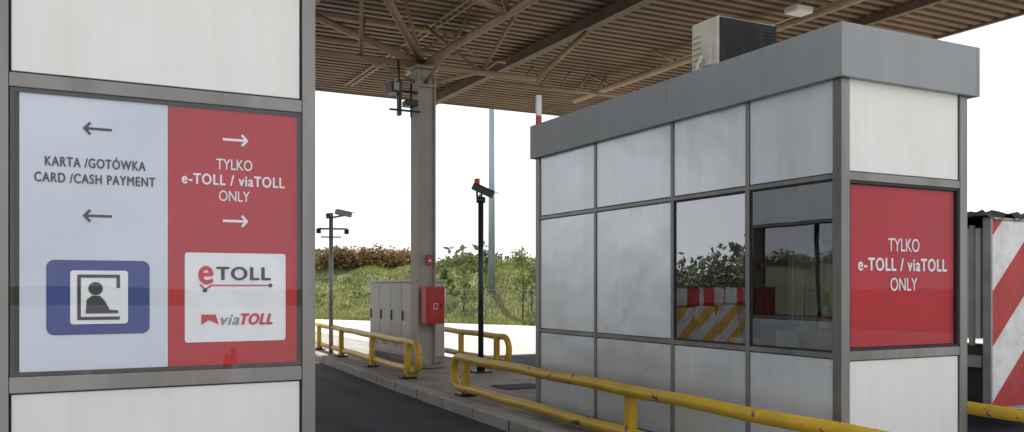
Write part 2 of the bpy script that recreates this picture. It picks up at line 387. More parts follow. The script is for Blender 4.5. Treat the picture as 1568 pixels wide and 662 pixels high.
# ------------------------------------------------------------ toll booths
def booth(name, x0, x1, ys, z0, zf, ztop, zr, zs, ovr, panel_side, wide_post=0.075, nwin=2):
    """x0..x1 wide, ys = list of mullion Y (near..far); zr upper rail, zs sill"""
    e = empty(name, ((x0+x1)/2, (ys[0]+ys[-1])/2, z0))
    yN, yF = ys[0], ys[-1]
    post = MB(); p = wide_post
    for x in (x0, x1 - p):
        for y in (yN, yF - p): post.box(x, x + p, y, y + p, z0, zf)
    m = 0.035
    for y in ys[1:-1]:
        post.box(x0 + 0.004, x0 + 0.06, y - m/2, y + m/2, z0, zf)
        post.box(x1 - 0.06, x1 - 0.004, y - m/2, y + m/2, z0, zf)
    post.done('posts', 'frame', e, 0.004)
    rail = MB()
    for zc in (zr, zs, z0 + 0.04):
        h = 0.028 if zc != zs else 0.032
        rail.box(x0 + p + .001, x1 - p - .001, yN + 0.004, yN + 0.06, zc - h, zc + h)
        rail.box(x0 + p + .001, x1 - p - .001, yF - 0.06, yF - 0.004, zc - h, zc + h)
        edges = [yN + p + .001] + [v for y in ys[1:-1] for v in (y - m/2 - .001, y + m/2 + .001)] + [yF - p - .001]
        for a, b in zip(edges[::2], edges[1::2]):
            for xa, xb in ((x0 + 0.007, x0 + 0.055), (x1 - 0.055, x1 - 0.007)):
                rail.box(xa, xb, a, b, zc - h*0.6, zc + h*0.6)
    rail.done('rails', 'frame', e, 0.003)
    g = MB()   # black gaskets
    pan_s = MB(); pan_f = MB(); gl = MB()
    edges = [yN + p + .003] + [v for y in ys[1:-1] for v in (y - m/2 - .003, y + m/2 + .003)] + [yF - p - .003]
    bays = list(zip(edges[::2], edges[1::2]))
    for i, (a, b) in enumerate(bays):
        for side in (0, 1):
            xa, xb = (x0 + 0.016, x0 + 0.034) if side == 0 else (x1 - 0.034, x1 - 0.016)
            for k, (za, zb) in enumerate(((z0 + 0.065, zs - 0.022), (zs + 0.022, zr - 0.02), (zr + 0.02, zf + 0.02))):
                if k == 1 and i < nwin:
                    gl.poly([((xa+xb)/2, a, za), ((xa+xb)/2, b, za), ((xa+xb)/2, b, zb), ((xa+xb)/2, a, zb)])
                    for q in ((a, a + .012, za, zb), (b - .012, b, za, zb), (a + .0125, b - .0125, za, za + .012), (a + .0125, b - .0125, zb - .012, zb)):
                        g.box(xa, xb, *q)
                else:
                    t = random.uniform(-.0015, .0015)
                    pan_s.box(xa + t, xb + t, a + .004, b - .004, za + .004, zb - .004)
                    g.box(xa + .006, xb - .002, a, b, za, zb)
    fx0, fx1 = x0 + p + .003, x1 - p - .003
    for (za, zb) in ((z0 + 0.07, zs - 0.034), (zr + 0.03, zf + 0.02)):
        pan_f.box(fx0 + .006, fx1 - .006, yN + 0.016, yN + 0.036, za + .006, zb - .004)
        g.box(fx0, fx1, yN + 0.024, yN + 0.034, za, zb)
        pan_f.box(fx0 + .006, fx1 - .006, yF - 0.036, yF - 0.016, za + .006, zb - .004)
    for q in ((fx0, fx0 + .015, zs + .034, zr - .03), (fx1 - .015, fx1, zs + .034, zr - .03), (fx0 + .0155, fx1 - .0155, zs + .034, zs + .05), (fx0 + .0155, fx1 - .0155, zr - .046, zr - .03)):
        g.box(q[0], q[1], yN + 0.012, yN + 0.05, q[2], q[3])
    pan_s.done('side_panels', panel_side, e, 0.003); pan_f.done('end_panels', 'panel_w', e, 0.003)
    g.done('gaskets', 'rubber', e)
    gl.done('side_windows', 'glass', e)
    MB().poly([(fx0, yF - .03, zs + .034), (fx1, yF - .03, zs + .034), (fx1, yF - .03, zr - .03), (fx0, yF - .03, zr - .03)]).done('rear_window', 'glass', e)
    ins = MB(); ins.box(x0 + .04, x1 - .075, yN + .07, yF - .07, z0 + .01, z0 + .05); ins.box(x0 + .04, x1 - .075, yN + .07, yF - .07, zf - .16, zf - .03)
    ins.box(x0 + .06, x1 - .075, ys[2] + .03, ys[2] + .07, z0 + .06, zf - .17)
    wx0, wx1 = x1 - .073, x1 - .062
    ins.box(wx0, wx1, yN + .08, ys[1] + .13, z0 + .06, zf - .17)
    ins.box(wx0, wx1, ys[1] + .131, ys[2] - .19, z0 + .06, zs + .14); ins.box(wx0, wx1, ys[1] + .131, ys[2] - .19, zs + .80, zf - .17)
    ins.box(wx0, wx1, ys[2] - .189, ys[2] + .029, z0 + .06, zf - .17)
    if nwin > 2: ins.box(wx0, wx1, ys[2] + .03, yF - .08, z0 + .06, zf - .17)  # dark lining added right behind the glass so these windows look dark
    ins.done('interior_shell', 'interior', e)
    df = MB(); dy0, dy1 = ys[1] + .131, ys[2] - .19
    for a in (dy0 - .05, (dy0 + dy1)/2 - .03, dy1 + .0): df.box(wx0 - .02, wx0 - .001, a, a + .05, z0 + .06, zs + .95)
    df.box(wx0 - .019, wx0 - .002, dy0 + .001, dy1 - .001, zs + .80, zs + .86); df.box(wx0 - .019, wx0 - .002, dy0 + .001, dy1 - .001, zs + .08, zs + .14)
    df.done('door_frame', 'white', e, .003)
    fa = MB(); o = 0.045
    fa.box(x0 - o, x0 - o + .03, yN - o, yF + o, zf, ztop); fa.box(x1 + ovr - .03, x1 + ovr, yN - o, yF + o, zf, ztop)
    fa.box(x0 - o + .031, x1 + ovr - .031, yN - o + .002, yN - o + .03, zf, ztop); fa.box(x0 - o + .031, x1 + ovr - .031, yF + o - .03, yF + o - .002, zf, ztop)
    fa.done('roof_fascia', 'fascia', e, 0.004)
    rf = MB(); rf.box(x0 - o + .031, x1 + ovr - .031, yN - o + .031, yF + o - .031, zf + .003, ztop - .08); rf.done('roof', 'fascia', e)
    seam = MB()
    for y in ys[2:-1:2]: seam.box(x0 - o - .0015, x0 - o, y - .002, y + .002, zf + .002, ztop - .002)
    seam.done('fascia_seams', 'frame', e)
    return e

# right booth
rb = booth('toll_booth', 4.72, 6.03, [4.25, 5.172, 6.10, 7.316, 8.506], 0.15, 2.92, 3.285, 2.263, 1.035, 0.08, 'panel_g', 0.08)
sg = empty('toll_booth_sign', (5.4, 4.27, 1.6))
MB().box(4.83, 5.925, 4.292, 4.31, 1.09, 2.21).done('red_board', 'sign_red', sg)
Y = 4.289
text('line_tylko', 'TYLKO', 5.385, Y, 1.805, 0.325, 0.090, 'ink_white', sg, 0.008)
text('line_etoll', 'e-TOLL / viaTOLL', 5.385, Y, 1.665, 0.93, 0.086, 'ink_white', sg, 0.034)
text('line_only', 'ONLY', 5.385, Y, 1.525, 0.28, 0.090, 'ink_white', sg, 0.008)
MB().poly([(4.815, 4.278, 1.075), (5.94, 4.278, 1.075), (5.94, 4.278, 2.225), (4.815, 4.278, 2.225)]).done('glass_cover', 'glass_board', sg)
dk = MB(); dk.box(4.85, 5.9, 4.4, 4.85, 1.0, 1.03); dk.box(4.80, 5.15, 4.86, 5.9, 1.0, 1.03); dk.done('counter', 'wood', rb, .004)
sc = MB(); sc.box(5.05, 5.4, 4.5, 4.53, 1.12, 1.38, Matrix.Rotation(R(25), 3, 'Z')); sc.box(5.2, 5.24, 4.55, 4.58, 1.03, 1.15); sc.box(5.12, 5.32, 4.5, 4.62, 1.03, 1.045)
sc.box(5.25, 5.45, 5.35, 5.6, 1.03, 1.22); sc.done('monitor', 'black', rb, .006)
pp = MB(); pp.box(4.95, 5.1, 5.0, 5.1, 1.032, 1.17); pp.box(4.84, 5.02, 5.3, 5.5, 1.032, 1.10); pp.done('printer_and_papers', 'white', rb, .006)
ch = MB(); ch.box(5.3, 5.7, 5.0, 5.4, 0.62, 0.70); ch.box(5.66, 5.72, 5.02, 5.38, 0.75, 1.3); ch.tube([(5.5, 5.2, .2), (5.5, 5.2, .62)], .03); ch.done('chair', 'dark', rb, .02)

def cone(name, x, y, z, h):
    e = empty(name, (x, y, z)); s = h / 0.75
    MB().box(x - .19*s, x + .19*s, y - .19*s, y + .19*s, z, z + .035*s).done('base', 'orange', e, .01*s)
    MB().tube([(x, y, z + .035*s), (x, y, z + h)], .135*s, 24, True, .025*s).done('body', 'orange', e)
    for k in (.3, .58):
        r = lambda t: (.135 + (.025 - .135) * t) * s + .003
        MB().tube([(x, y, z + .035*s + (h-.035*s)*k), (x, y, z + .035*s + (h-.035*s)*(k+.17))], r(k), 24, False, r(k+.17)).done('band', 'ink_white', e)
cone('traffic_cone', 5.36, 4.98, 1.045, 0.42)
MB().box(5.26, 5.46, 4.86, 5.10, 1.012, 1.043).done('shelf', 'wood', rb)
cone('traffic_cone', 1.72, -2.2, 0.01, 0.75)
cone('traffic_cone', 1.95, -3.1, 0.01, 0.75)
cone('traffic_cone', 0.35, -3.6, 0.01, 0.75)

# left booth
lb = booth('toll_booth', -0.215, 1.062, [3.98, 4.90, 5.83, 7.50, 9.25], 0.15, 2.98, 3.345, 2.322, 1.115, 0.08, 'panel_g', 0.06, 4)
sg2 = empty('payment_sign', (0.44, 4.0, 1.7)); Yb = 4.0
MB().box(-0.118, 0.4326, Yb, Yb + .006, 1.165, 2.281).done('white_board', 'sign_white', sg2)
MB().box(0.4327, 1.0036-.02, Yb, Yb + .006, 1.165, 2.281).done('red_board', 'sign_red', sg2)
MB().box(-0.14, 0.99, Yb + .02, Yb + .03, 1.15, 2.29).done('backing', 'dark', sg2)
Y1, Y2, Y3 = Yb - .002, Yb - .004, Yb - .006
arrow('arrow_top', .164, 2.152, .105, -1, Y1, 'ink_dark', sg2)
text('line_karta', 'KARTA /GOTÓWKA', .158, Y1, 2.010, .375, .037, 'ink_dark', sg2, 0.034)
text('line_card', 'CARD /CASH PAYMENT', .158, Y1, 1.945, .450, .037, 'ink_dark', sg2, 0.034)
arrow('arrow_mid', .164, 1.795, .105, -1, Y1, 'ink_dark', sg2)
arrow('arrow_red_top', .71, 2.149, .105, 1, Y1, 'ink_white', sg2)
text('line_tylko', 'TYLKO', .707, Y1, 2.04, .153, .045, 'ink_white', sg2, 0.008)
text('line_etoll', 'e-TOLL / viaTOLL', .707, Y1, 1.971, .438, .044, 'ink_white', sg2, 0.034)
text('line_only', 'ONLY', .707, Y1, 1.902, .131, .045, 'ink_white', sg2, 0.008)
arrow('arrow_red_mid', .71, 1.793, .105, 1, Y1, 'ink_white', sg2)
MB().poly(rrect(-.024, .361, 1.309, 1.613, .03, Y1)).done('blue_square', 'ink_blue', sg2, recalc=False)
MB().poly(rrect(.062, .277, 1.352, 1.571, .012, Y2)).done('icon_ground', 'ink_white', sg2, recalc=False)
ic = MB()
for a, b in (((.088, 1.548), (.246, 1.548)), ((.094, 1.551), (.094, 1.372)), ((.088, 1.375), (.246, 1.375)), ((.240, 1.551), (.240, 1.50))):
    stroke(ic, a, b, .013, Y3 - random.random()*.0005)
ic.poly([(.155 + .027*math.cos(t*math.pi/12), Y3, 1.497 + .027*math.sin(t*math.pi/12)) for t in range(24)])
ic.poly([(.118, Y3-.0006, 1.395), (.24, Y3-.0006, 1.395), (.24, Y3-.0006, 1.407), (.208, Y3-.0006, 1.410), (.190, Y3-.0006, 1.445), (.172, Y3-.0006, 1.467), (.143, Y3-.0006, 1.469), (.122, Y3-.0006, 1.452)])
ic.done('icon_teller', 'ink_dark', sg2, recalc=False)
MB().poly(rrect(.501, .930, 1.265, 1.652, .012, Y1)).done('logo_ground', 'ink_white', sg2, recalc=False)
text('logo_e', 'e', .587, Y2, 1.555, .062, .075, 'ink_red', sg2, 0.03)
text('logo_toll', 'TOLL', .747, Y2, 1.563, .235, .055, 'ink_dark', sg2, 0.035)
lg = MB(); stroke(lg, (.563, 1.515), (.583, 1.492), .008, Y2); stroke(lg, (.583, 1.492), (.612, 1.512), .008, Y2 - .0004)
stroke(lg, (.612, 1.511), (.860, 1.511), .006, Y2 - .0008)
lg.done('logo_line', 'ink_red', sg2, recalc=False)
ld = MB()
for cx, cz in ((.583, 1.49), (.862, 1.511)):
    ld.poly([(cx + .009*math.cos(t*math.pi/8), Y3, cz + .009*math.sin(t*math.pi/8)) for t in range(16)])
ld.done('logo_dots', 'ink_dark', sg2, recalc=False)
text('logo_via', 'via', .688, Y2, 1.362, .080, .046, 'frame', sg2, 0.03, 0.3)
text('logo_viatoll', 'TOLL', .803, Y2, 1.362, .140, .046, 'ink_red', sg2, 0.06, 0.3)
MB().poly([(.568, Y2, 1.34), (.60, Y2, 1.36), (.640, Y2, 1.34), (.628, Y2, 1.384), (.568, Y2, 1.384)]).done('logo_mark', 'ink_red', sg2, recalc=False)
MB().poly([(-.15, 3.99, 1.148), (1.0, 3.99, 1.148), (1.0, 3.99, 2.293), (-.15, 3.99, 2.293)]).done('glass_cover', 'glass_sign', sg2)

# AC unit on right booth roof
ac = empty('air_conditioner_unit', (5.35, 6.0, 3.2))
MB().box(5.03, 5.70, 5.86, 6.21, 3.37, 3.83).done('casing', 'beige', ac, .015)
MB().box(5.045, 5.685, 5.846, 5.858, 3.385, 3.815).done('front_grille_panel', 'grille', ac)
fn = MB()
for k in range(5):
    r = .05 + .035*k
    fn.tube([(5.30 + r*math.cos(t*math.pi/12), 5.838, 3.60 + r*math.sin(t*math.pi/12)) for t in range(25)], .002, 6, False)
for k in range(12): fn.box(5.55, 5.65, 5.838, 5.844, 3.42 + k*.03, 3.424 + k*.03)
fn.done('fan_guard', 'castiron', ac)
ft = MB(); ft.box(5.04, 5.10, 5.84, 6.25, 3.205, 3.365); ft.box(5.63, 5.69, 5.84, 6.25, 3.205, 3.365); ft.tube([(4.97, 6.0, 3.5), (4.94, 6.02, 3.42), (4.95, 6.05, 3.3), (5.0, 6.1, 3.21)], .018); ft.box(5.01, 5.028, 5.93, 6.05, 3.42, 3.6)
for k in range(6): ft.box(5.018, 5.028, 6.08, 6.19, 3.45 + k*.05, 3.465 + k*.05)
ft.done('feet_and_pipe', 'beige', ac, .005)

# ------------------------------------------------------------ canopy
cn = empty('toll_canopy', (5.6, 14, 6.6))
XL, XR, YN, YF, ZD = -16.0, 15.9, 7.0, 22.4, 6.6  # near edge YN is out of view, set back to light the booth fronts
mb = MB(); bm = mb.bm; prof = []; y = YN; pitch = 0.26
while y < YF - .01:
    prof += [(y, ZD), (y + .13, ZD), (y + .15, ZD + .14), (y + .24, ZD + .14)]; y += pitch
va = [bm.verts.new((XL, a, b)) for a, b in prof]; vb = [bm.verts.new((XR, a, b)) for a, b in prof]
for i in range(len(prof) - 1): bm.faces.new([va[i], va[i+1], vb[i+1], vb[i]])
mb.done('corrugated_deck', 'deck', cn, recalc=False)
ef = MB(); ef.box(XL, XR, YF + .02, YF + .10, ZD - .02, ZD + .55); ef.box(XR + .001, XR + .08, YN, YF + .1, ZD - .04, ZD + .4); ef.box(XL, XR, YN - .1, YN - .02, ZD - .05, ZD + .6)
ef.box(XL, XR, YN, YF, ZD + .2, ZD + .3)
ef.done('edge_fascia', 'deck_edge', cn)
bmx = MB()
for x in (8.95, 2.3, -4.5): bmx.box(x - .06, x + .06, YN, YF, ZD - .22, ZD - .005); bmx.box(x - .10, x + .10, YN, YF, ZD - .24, ZD - .222)
for x in (13.6,): bmx.box(x - .06, x + .06, YN, YF, ZD - .16, ZD - .007)
bmx.done('purlins', 'deck_edge', cn)
tr = MB(); zb, zt = 5.30, 6.42; cx, cy, h = 5.61, 14.06, 1.6
ysn = [cy + 2*h*k for k in range(-2, 1)]
for x in (cx - h, cx + h): tr.tube([(x, YN, zt), (x, YF - 2.2, zt)], .05, 8)
tr.tube([(cx, YN, zb), (cx, cy, zb)], .055, 8)
for yb in ysn:
    for sx in (-h, h):
        for sy in (-h, h):
            yy = yb + sy
            if YN < yy < YF: tr.tube([(cx, yb, zb), (cx + sx, yy, zt)], .045 if yb != cy else .07, 8)
    if YN < yb - h < YF: tr.tube([(cx - h, yb - h, zt), (cx + h, yb - h, zt)], .04, 8)
for y in (cy - h, cy + h): tr.tube([(XL, y, zt), (cx + h, y, zt)], .05, 8)
tr.tube([(XL, cy, zb), (cx + 2.2, cy, zb)], .055, 8)
tr.tube([(cx + 2.2, cy, zb), (8.9, cy, 6.3)], .055, 8)
for k in range(-6, 0):
    xb = cx + 2*h*k
    for sx in (-h, h):
        for sy in (-h, h):
            if XL < xb + sx < XR: tr.tube([(xb, cy, zb), (xb + sx, cy + sy, zt)], .04, 8)
for dx, dy in ((-1.1, 0), (1.1, 0), (0, -1.1)):
    tr.tube([(cx, cy, 4.95), (cx + dx, cy + dy, zb + .02)], .035, 8)
tr.tube([(cx + 1.1, cy, zb), (cx + .6, cy + 1.4, zt)], .035, 8); tr.tube([(cx, cy, zb), (cx - .5, cy - .3, zt)], .035, 8); tr.tube([(cx + 1.1, cy, zb), (cx + 1.5, cy - .9, zt)], .035, 8)
tr.tube([(cx - 1.1, cy, zb), (cx - .6, cy + 1.4, zt)], .035, 8); tr.tube([(cx - 1.1, cy, zb), (cx - 1.6, cy - 1.6, zt)], .03, 8)
for (a, b) in (((cx, cy + 1.6, 6.0), (cx - 1.9, cy + 1.6, 6.0)), ((cx, cy + 1.6, 6.0), (cx + 2.4, cy + 1.6, 6.0)), ((cx - 1.9, cy + 1.6, 6.0), (cx - 1.2, cy + 1.6, zt)), ((cx + .6, cy + 1.6, 6.0), (cx + 1.2, cy + 1.6, zt)), ((cx + 1.8, cy + 1.6, 6.0), (cx + 1.2, cy + 1.6, zt)), ((cx, cy, zb), (cx + .2, cy + 1.6, 6.0)), ((cx + 1.1, cy, zb), (cx + 2.2, cy + 1.6, 6.0))):
    tr.tube([a, b], .03, 6)
tr.tube([(11.9, YN, 6.33), (11.9, YF - 3, 6.33)], .08, 10)
for k in range(9):
    tr.tube([(11.9, YN + .6 + 1.25*k, 6.33), (11.9 + (.5 if k % 2 else -.5), YN + .9 + 1.25*k, ZD)], .03, 6)
for k in range(5): tr.tube([(9.4 + .5*k, 17.6, 6.1), (9.7 + .5*k, 17.6, 6.55)], .025, 6)
tr.tube([(9.0, 17.6, 6.1), (13, 17.6, 6.1)], .04, 8)
tr.done('space_truss', 'truss', cn)
cbm = MB()   # conduits under the deck
for x in (6.45, 6.6, 3.2): cbm.tube([(x, YN, 6.54), (x, YF - 1, 6.54)], .02, 6)
cbm.tube([(6.62, 14.3, 6.5), (6.3, 14.2, 5.9), (5.83, 14.1, 5.3), (5.80, 14.1, 1.6)], .018, 6)
cbm.done('conduits', 'truss', cn)

def column(x, y):
    e = empty('canopy_column', (x, y, .15)); s = .165
    mb = MB(); mb.box(x - s, x - s + .03, y - s, y + s, .15, 5.2); mb.box(x + s - .03, x + s, y - s, y + s, .15, 5.2)
    mb.box(x - s + .031, x + s - .031, y - s + .05, y + s - .05, .15, 5.2)
    mb.done('shaft', 'column', e, .004)
    mb = MB(); mb.box(x - .26, x + .26, y - .26, y + .26, .152, .19); mb.box(x - .22, x + .22, y - .22, y + .22, 5.202, 5.26); mb.box(x - s - .01, x + s + .01, y - s - .01, y + s + .01, 4.9, 4.94)
    for a in (-.21, .21):
        for b in (-.21, .21): mb.tube([(x + a, y + b, .19), (x + a, y + b, .23)], .018, 8)
    mb.done('plates', 'steel', e, .004)
column(5.61, 14.06); column(-.2 - 5.6, 14.06)

hb = empty('fire_hydrant_cabinet', (5.65, 13.8, 1.2)); q = -.08
MB().box(5.56+q, 5.90+q, 13.62, 13.84, 0.90, 1.52).done('box', 'red', hb, .01)
MB().box(5.60+q, 5.86+q, 13.606, 13.618, 0.95, 1.47).done('door', 'red', hb, .004)
MB().box(5.69+q, 5.77+q, 13.60, 13.604, 1.14, 1.24).done('pictogram', 'ink_white', hb)
MB().box(5.70+q, 5.76+q, 13.596, 13.599, 1.15, 1.23).done('pictogram_inner', 'ink_red', hb)
MB().box(5.82+q, 5.84+q, 13.59, 13.604, 1.18, 1.24).done('handle', 'black', hb)
MB().box(5.60+q, 5.82+q, 13.845, 13.89, 1.0, 1.4).done('bracket', 'steel', hb)
hs = empty('hydrant_sign', (5.66, 13.88, 1.98)); MB().box(5.60, 5.71, 13.875, 13.889, 1.90, 2.06).done('plate', 'red', hs); MB().box(5.635, 5.675, 13.87, 13.874, 1.94, 1.98).done('symbol', 'ink_white', hs)

cb = empty('electrical_cabinet', (6.0, 15.8, .15))
bd = MB(); bd.box(5.72, 6.3, 14.75, 17.2, .25, 1.60); bd.done('body', 'cabinet', cb, .01)
MB().box(5.74, 6.28, 14.78, 17.18, .152, .249).done('plinth', 'kerb', cb)
MB().box(5.68, 6.34, 14.71, 17.24, 1.602, 1.65).done('roof', 'cabinet', cb, .01)
dd = MB()
for k in range(4): dd.box(5.70, 5.718, 14.78 + .605*k, 15.36 + .605*k, .3, 1.57)
dd.done('doors', 'cabinet', cb, .006)
dh = MB()
for k in range(4):
    dh.box(5.68, 5.698, 15.26 + .605*k, 15.29 + .605*k, .9, 1.08)
    for z in (.42, .46, .50, .54): dh.box(5.694, 5.699, 14.9 + .605*k, 15.2 + .605*k, z, z + .012)
dh.done('handles_and_vents', 'dark', cb)

# ------------------------------------------------------------ guard rails
def rail(name, line, z1=.25, z2=.62, r=.052, posts=(), hoop_near=False):
    (xa, ya), (xb, yb) = line; a = Vector((xa, ya, 0)); b = Vector((xb, yb, 0)); d = (b - a).normalized(); L = (b - a).length
    e = empty(name, (xa, ya, .15)); hr = (z2 - z1) / 2; zc = (z1 + z2) / 2
    P = lambda s, z: a + d * s + Vector((0, 0, z))
    s0 = hr if hoop_near else 0
    wob = lambda s: .006*math.sin(s*1.7 + xa*5)
    pts = [P(s0 + (L - hr - s0)*k/16, z1 + wob(k)) for k in range(17)]
    for k in range(1, 12):
        t = -math.pi/2 + math.pi*k/12; pts.append(P(L - hr + hr*math.cos(t), zc + hr*math.sin(t)))
    pts += [P(L - hr - (L - hr - s0)*k/16, z2 + wob(k + 3)) for k in range(17)]
    if hoop_near:
        for k in range(1, 12):
            t = math.pi/2 + math.pi*k/12; pts.append(P(hr + hr*math.cos(t), zc + hr*math.sin(t)))
        pts.append(P(hr, z1))
    MB().tube(pts, r, 16).done('hoop_rail', 'yellow', e)
    pm = MB(); bs = MB()
    for s in posts:
        c = P(s, 0) + Vector((d.y, -d.x, 0)) * .045
        pm.box(c.x - .04, c.x + .04, c.y - .045, c.y + .045, .16, z2 + .0)
        bs.box(c.x - .11, c.x + .11, c.y - .11, c.y + .11, .15, .175)
        for u in (-.08, .08): bs.tube([(c.x + u, c.y + u, .175), (c.x + u, c.y + u, .21)], .012, 8)
    pm.done('posts', 'yellow', e, .006); bs.done('base_plates', 'black', e, .003)
rail('guard_rail', ((4.25, 3.2), (4.57, 10.4)), posts=(.5, 3.1, 6.9), hoop_near=True)
rail('guard_rail', ((5.25, 19.5), (4.72, 12.0)), z1=.27, z2=.68, posts=(.4, 2.6, 5.0, 7.1))
rail('guard_rail', ((5.8, 28), (5.35, 20.5)), z1=.27, z2=.68, posts=(.5, 3, 5.5, 7))
rail('guard_rail', ((6.62, 3.2), (6.62, 9.6)), z1=.18, z2=.52, posts=(.5, 3, 5.9))
rail('guard_rail', ((7.1, 20.0), (6.66, 12.9)), z1=.27, z2=.68, posts=(.5, 3, 5, 6.7))

# ------------------------------------------------------------ poles with cameras
def cctv(e, x, y, z, yaw, pitch, L=.36, mat='black', r=.055):
    rot = Matrix.Rotation(yaw, 3, 'Z') @ Matrix.Rotation(pitch, 3, 'X')
    c = Vector((x, y, z))
    mb = MB(); mb.box(x - r, x + r, y - L/2, y + L/2, z - r, z + r, rot, c); mb.box(x - r - .012, x + r + .012, y - L/2 - .06, y + L/2 - .03, z + r + .003, z + r + .013, rot, c)
    mb.done('camera_housing', mat, e, .012)
    f = rot @ Vector((0, -1, 0))
    MB().tube([c + f * (L/2), c + f * (L/2 + .012)], r * .75, 14).done('camera_lens', 'glass', e)
e = empty('camera_pole', (6.07, 12.74, .15))
mb = MB(); mb.tube([(6.07, 12.74, .15), (6.07, 12.74, 2.95)], .045, 14); mb.box(5.94, 6.20, 12.61, 12.87, .15, .175); mb.tube([(6.07, 12.74, .175), (6.07, 12.74, .3)], .065, 14)
mb.tube([(6.07, 12.74, 2.86), (6.07, 12.74, 2.95)], .075, 12); mb.done('mast', 'black', e)
cctv(e, 6.09, 12.70, 3.05, R(55), R(25), .36)
mb = MB(); mb.tube([(6.07, 12.74, 2.95), (6.07, 12.74, 3.0)], .03, 8); mb.tube([(6.07, 12.88, 2.97), (6.07, 12.88, 3.14)], .02, 8); mb.tube([(6.07, 12.74, 2.97), (6.07, 12.88, 2.97)], .015, 8); mb.done('bracket', 'steel', e)
MB().tube([(6.07, 12.88, 3.12), (6.07, 12.88, 3.15), (6.07, 12.88, 3.26)], .045, 14).done('beacon', 'orange', e)

e = empty('camera_pole', (5.1, 17.9, .15))
mb = MB(); mb.tube([(5.1, 17.9, .15), (5.1, 17.9, 3.05)], .045, 12); mb.tube([(4.85, 17.95, 2.72), (5.42, 17.8, 2.72)], .02, 8); mb.tube([(4.9, 17.95, 2.55), (5.3, 17.85, 2.55)], .015, 8); mb.tube([(5.1, 17.9, 2.95), (5.35, 17.8, 3.0)], .02, 8); mb.done('mast', 'steel', e)
cctv(e, 5.33, 17.8, 3.04, R(70), R(12), .34, 'steel', .05); cctv(e, 5.05, 17.85, 2.98, R(-30), R(10), .2, 'black', .045)
mb = MB()
for x in (4.84, 5.43): mb.tube([(x, 17.9, 2.62), (x, 17.9, 2.72)], .05, 12)
mb.done('dome_cameras', 'black', e)

e = empty('overhead_camera', (5.0, 13.8, 4.6))
mb = MB(); mb.box(5.05, 5.11, 13.75, 13.85, 4.35, 4.95); mb.box(5.12, 5.44, 13.9, 13.95, 4.76, 4.81); mb.tube([(5.1, 13.85, 4.95), (5.1, 13.9, 5.3)], .02, 8)
mb.box(4.90, 5.04, 13.66, 13.96, 4.70, 4.88); mb.box(5.15, 5.35, 13.62, 13.86, 4.5, 4.6); mb.box(4.90, 5.44, 13.74, 13.8, 4.42, 4.45)
mb.tube([(5.3, 13.82, 4.34), (5.3, 13.82, 4.90)], .02, 8); mb.done('housings', 'black', e, .01)
MB().box(4.935, 5.025, 13.645, 13.659, 4.73, 4.86).done('lens_plate', 'steel', e)

e = empty('barrier_arm', (5.26, 9.4, .15))
MB().box(5.66, 5.95, 9.45, 9.75, .15, 1.15).done('drive_housing', 'orange', e, .02)
MB().tube([(5.26, 9.44, .98), (5.655, 9.5, .98)], .03, 10).done('pivot', 'steel', e)
MB().box(5.225, 5.295, 9.38, 9.42, .9, 3.86).done('boom', mat_stripe('boom_stripes', (0.78, 0.78, 0.78), (0.6, 0.04, 0.03), 0, 2.0, 0, 0.8), e, .008)

e = empty('street_lamp', (20.3, 41.3, 0))
mb = MB(); mb.tube([(20.3, 41.3, 0), (20.3, 41.3, 1.2)], .26, 14); mb.tube([(20.3, 41.3, 1.2), (20.3, 41.3, 14)], .19, 14, True, .12); mb.tube([(20.3, 41.3, 13.9), (18.6, 41.3, 14.4)], .05, 8); mb.tube([(20.3, 41.3, 13.9), (22, 41.3, 14.4)], .05, 8); mb.done('pole', 'poleblue', e)
mb = MB(); mb.box(17.9, 18.7, 41.15, 41.45, 14.35, 14.5); mb.box(21.9, 22.7, 41.15, 41.45, 14.35, 14.5); mb.done('lamp_heads', 'steel', e, .04)

e = empty('canopy_floodlight', (11.4, 11.2, 6.3)); MB().box(11.2, 11.6, 11.05, 11.35, 6.22, 6.34).done('lamp_body', 'white', e, .03); MB().box(11.37, 11.43, 11.17, 11.23, 6.342, 6.6).done('stem', 'steel', e)

# ------------------------------------------------------------ crash barriers by the other island (seen in the window reflections)
ystr = mat_stripe('yellow_white_stripes', (0.74, 0.42, 0.015), (0.74, 0.74, 0.70), 2.1, 2.1, 2.1, 0.1)
rstr = mat_stripe('red_white_blocks', (0.70, 0.02, 0.02), (0.78, 0.78, 0.75), 1.9, 0, 1.0, 0.2)
def crash(name, x, y, s=1):
    e = empty(name, (x, y, .15))
    mb = MB(); mb.prism([(x - .45*s, y - .35, .15), (x + .45*s, y - .35, .15), (x + .19*s, y - .35, 1.2), (x - .19*s, y - .35, 1.2)], (0, .7, 0)); mb.done('body', ystr, e, .02)
    MB().box(x - .40*s, x + .40*s, y - .37, y + .37, 1.21, 1.50).done('top_block', rstr, e, .05)
crash('crash_barrier', -.25, 12.0); crash('crash_barrier', .75, 11.3); crash('crash_barrier', -1.5, 12.9); crash('crash_barrier', -2.7, 13.3)

# ------------------------------------------------------------ road works trailer on the right
e = empty('road_works_trailer', (9.4, 7.2, 0))
chev = mat_stripe('red_white_chevrons', (0.50, 0.015, 0.02), (0.78, 0.78, 0.76), -1/1.13, 1/1.13, 0, -0.292)
MB().box(8.47, 10.4, 5.70, 5.74, .28, 2.19).done('striped_board', chev, e, .004)
mb = MB(); mb.box(8.44, 8.468, 5.69, 5.78, .25, 2.22); mb.box(10.402, 10.43, 5.69, 5.78, .25, 2.22); mb.box(8.47, 10.4, 5.692, 5.78, 2.192, 2.22); mb.box(8.47, 10.4, 5.692, 5.78, .25, .278)
for k in range(8): mb.box(8.46, 8.5, 5.9 + .45*k, 5.95 + .45*k, .9, 2.15)
mb.box(8.44, 10.4, 5.80, 9.5, .68, .80); mb.done('frame', 'steel', e, .004)
MB().box(8.50, 10.38, 5.85, 9.4, .98, 2.12).done('load_body', 'cabinet', e, .01)
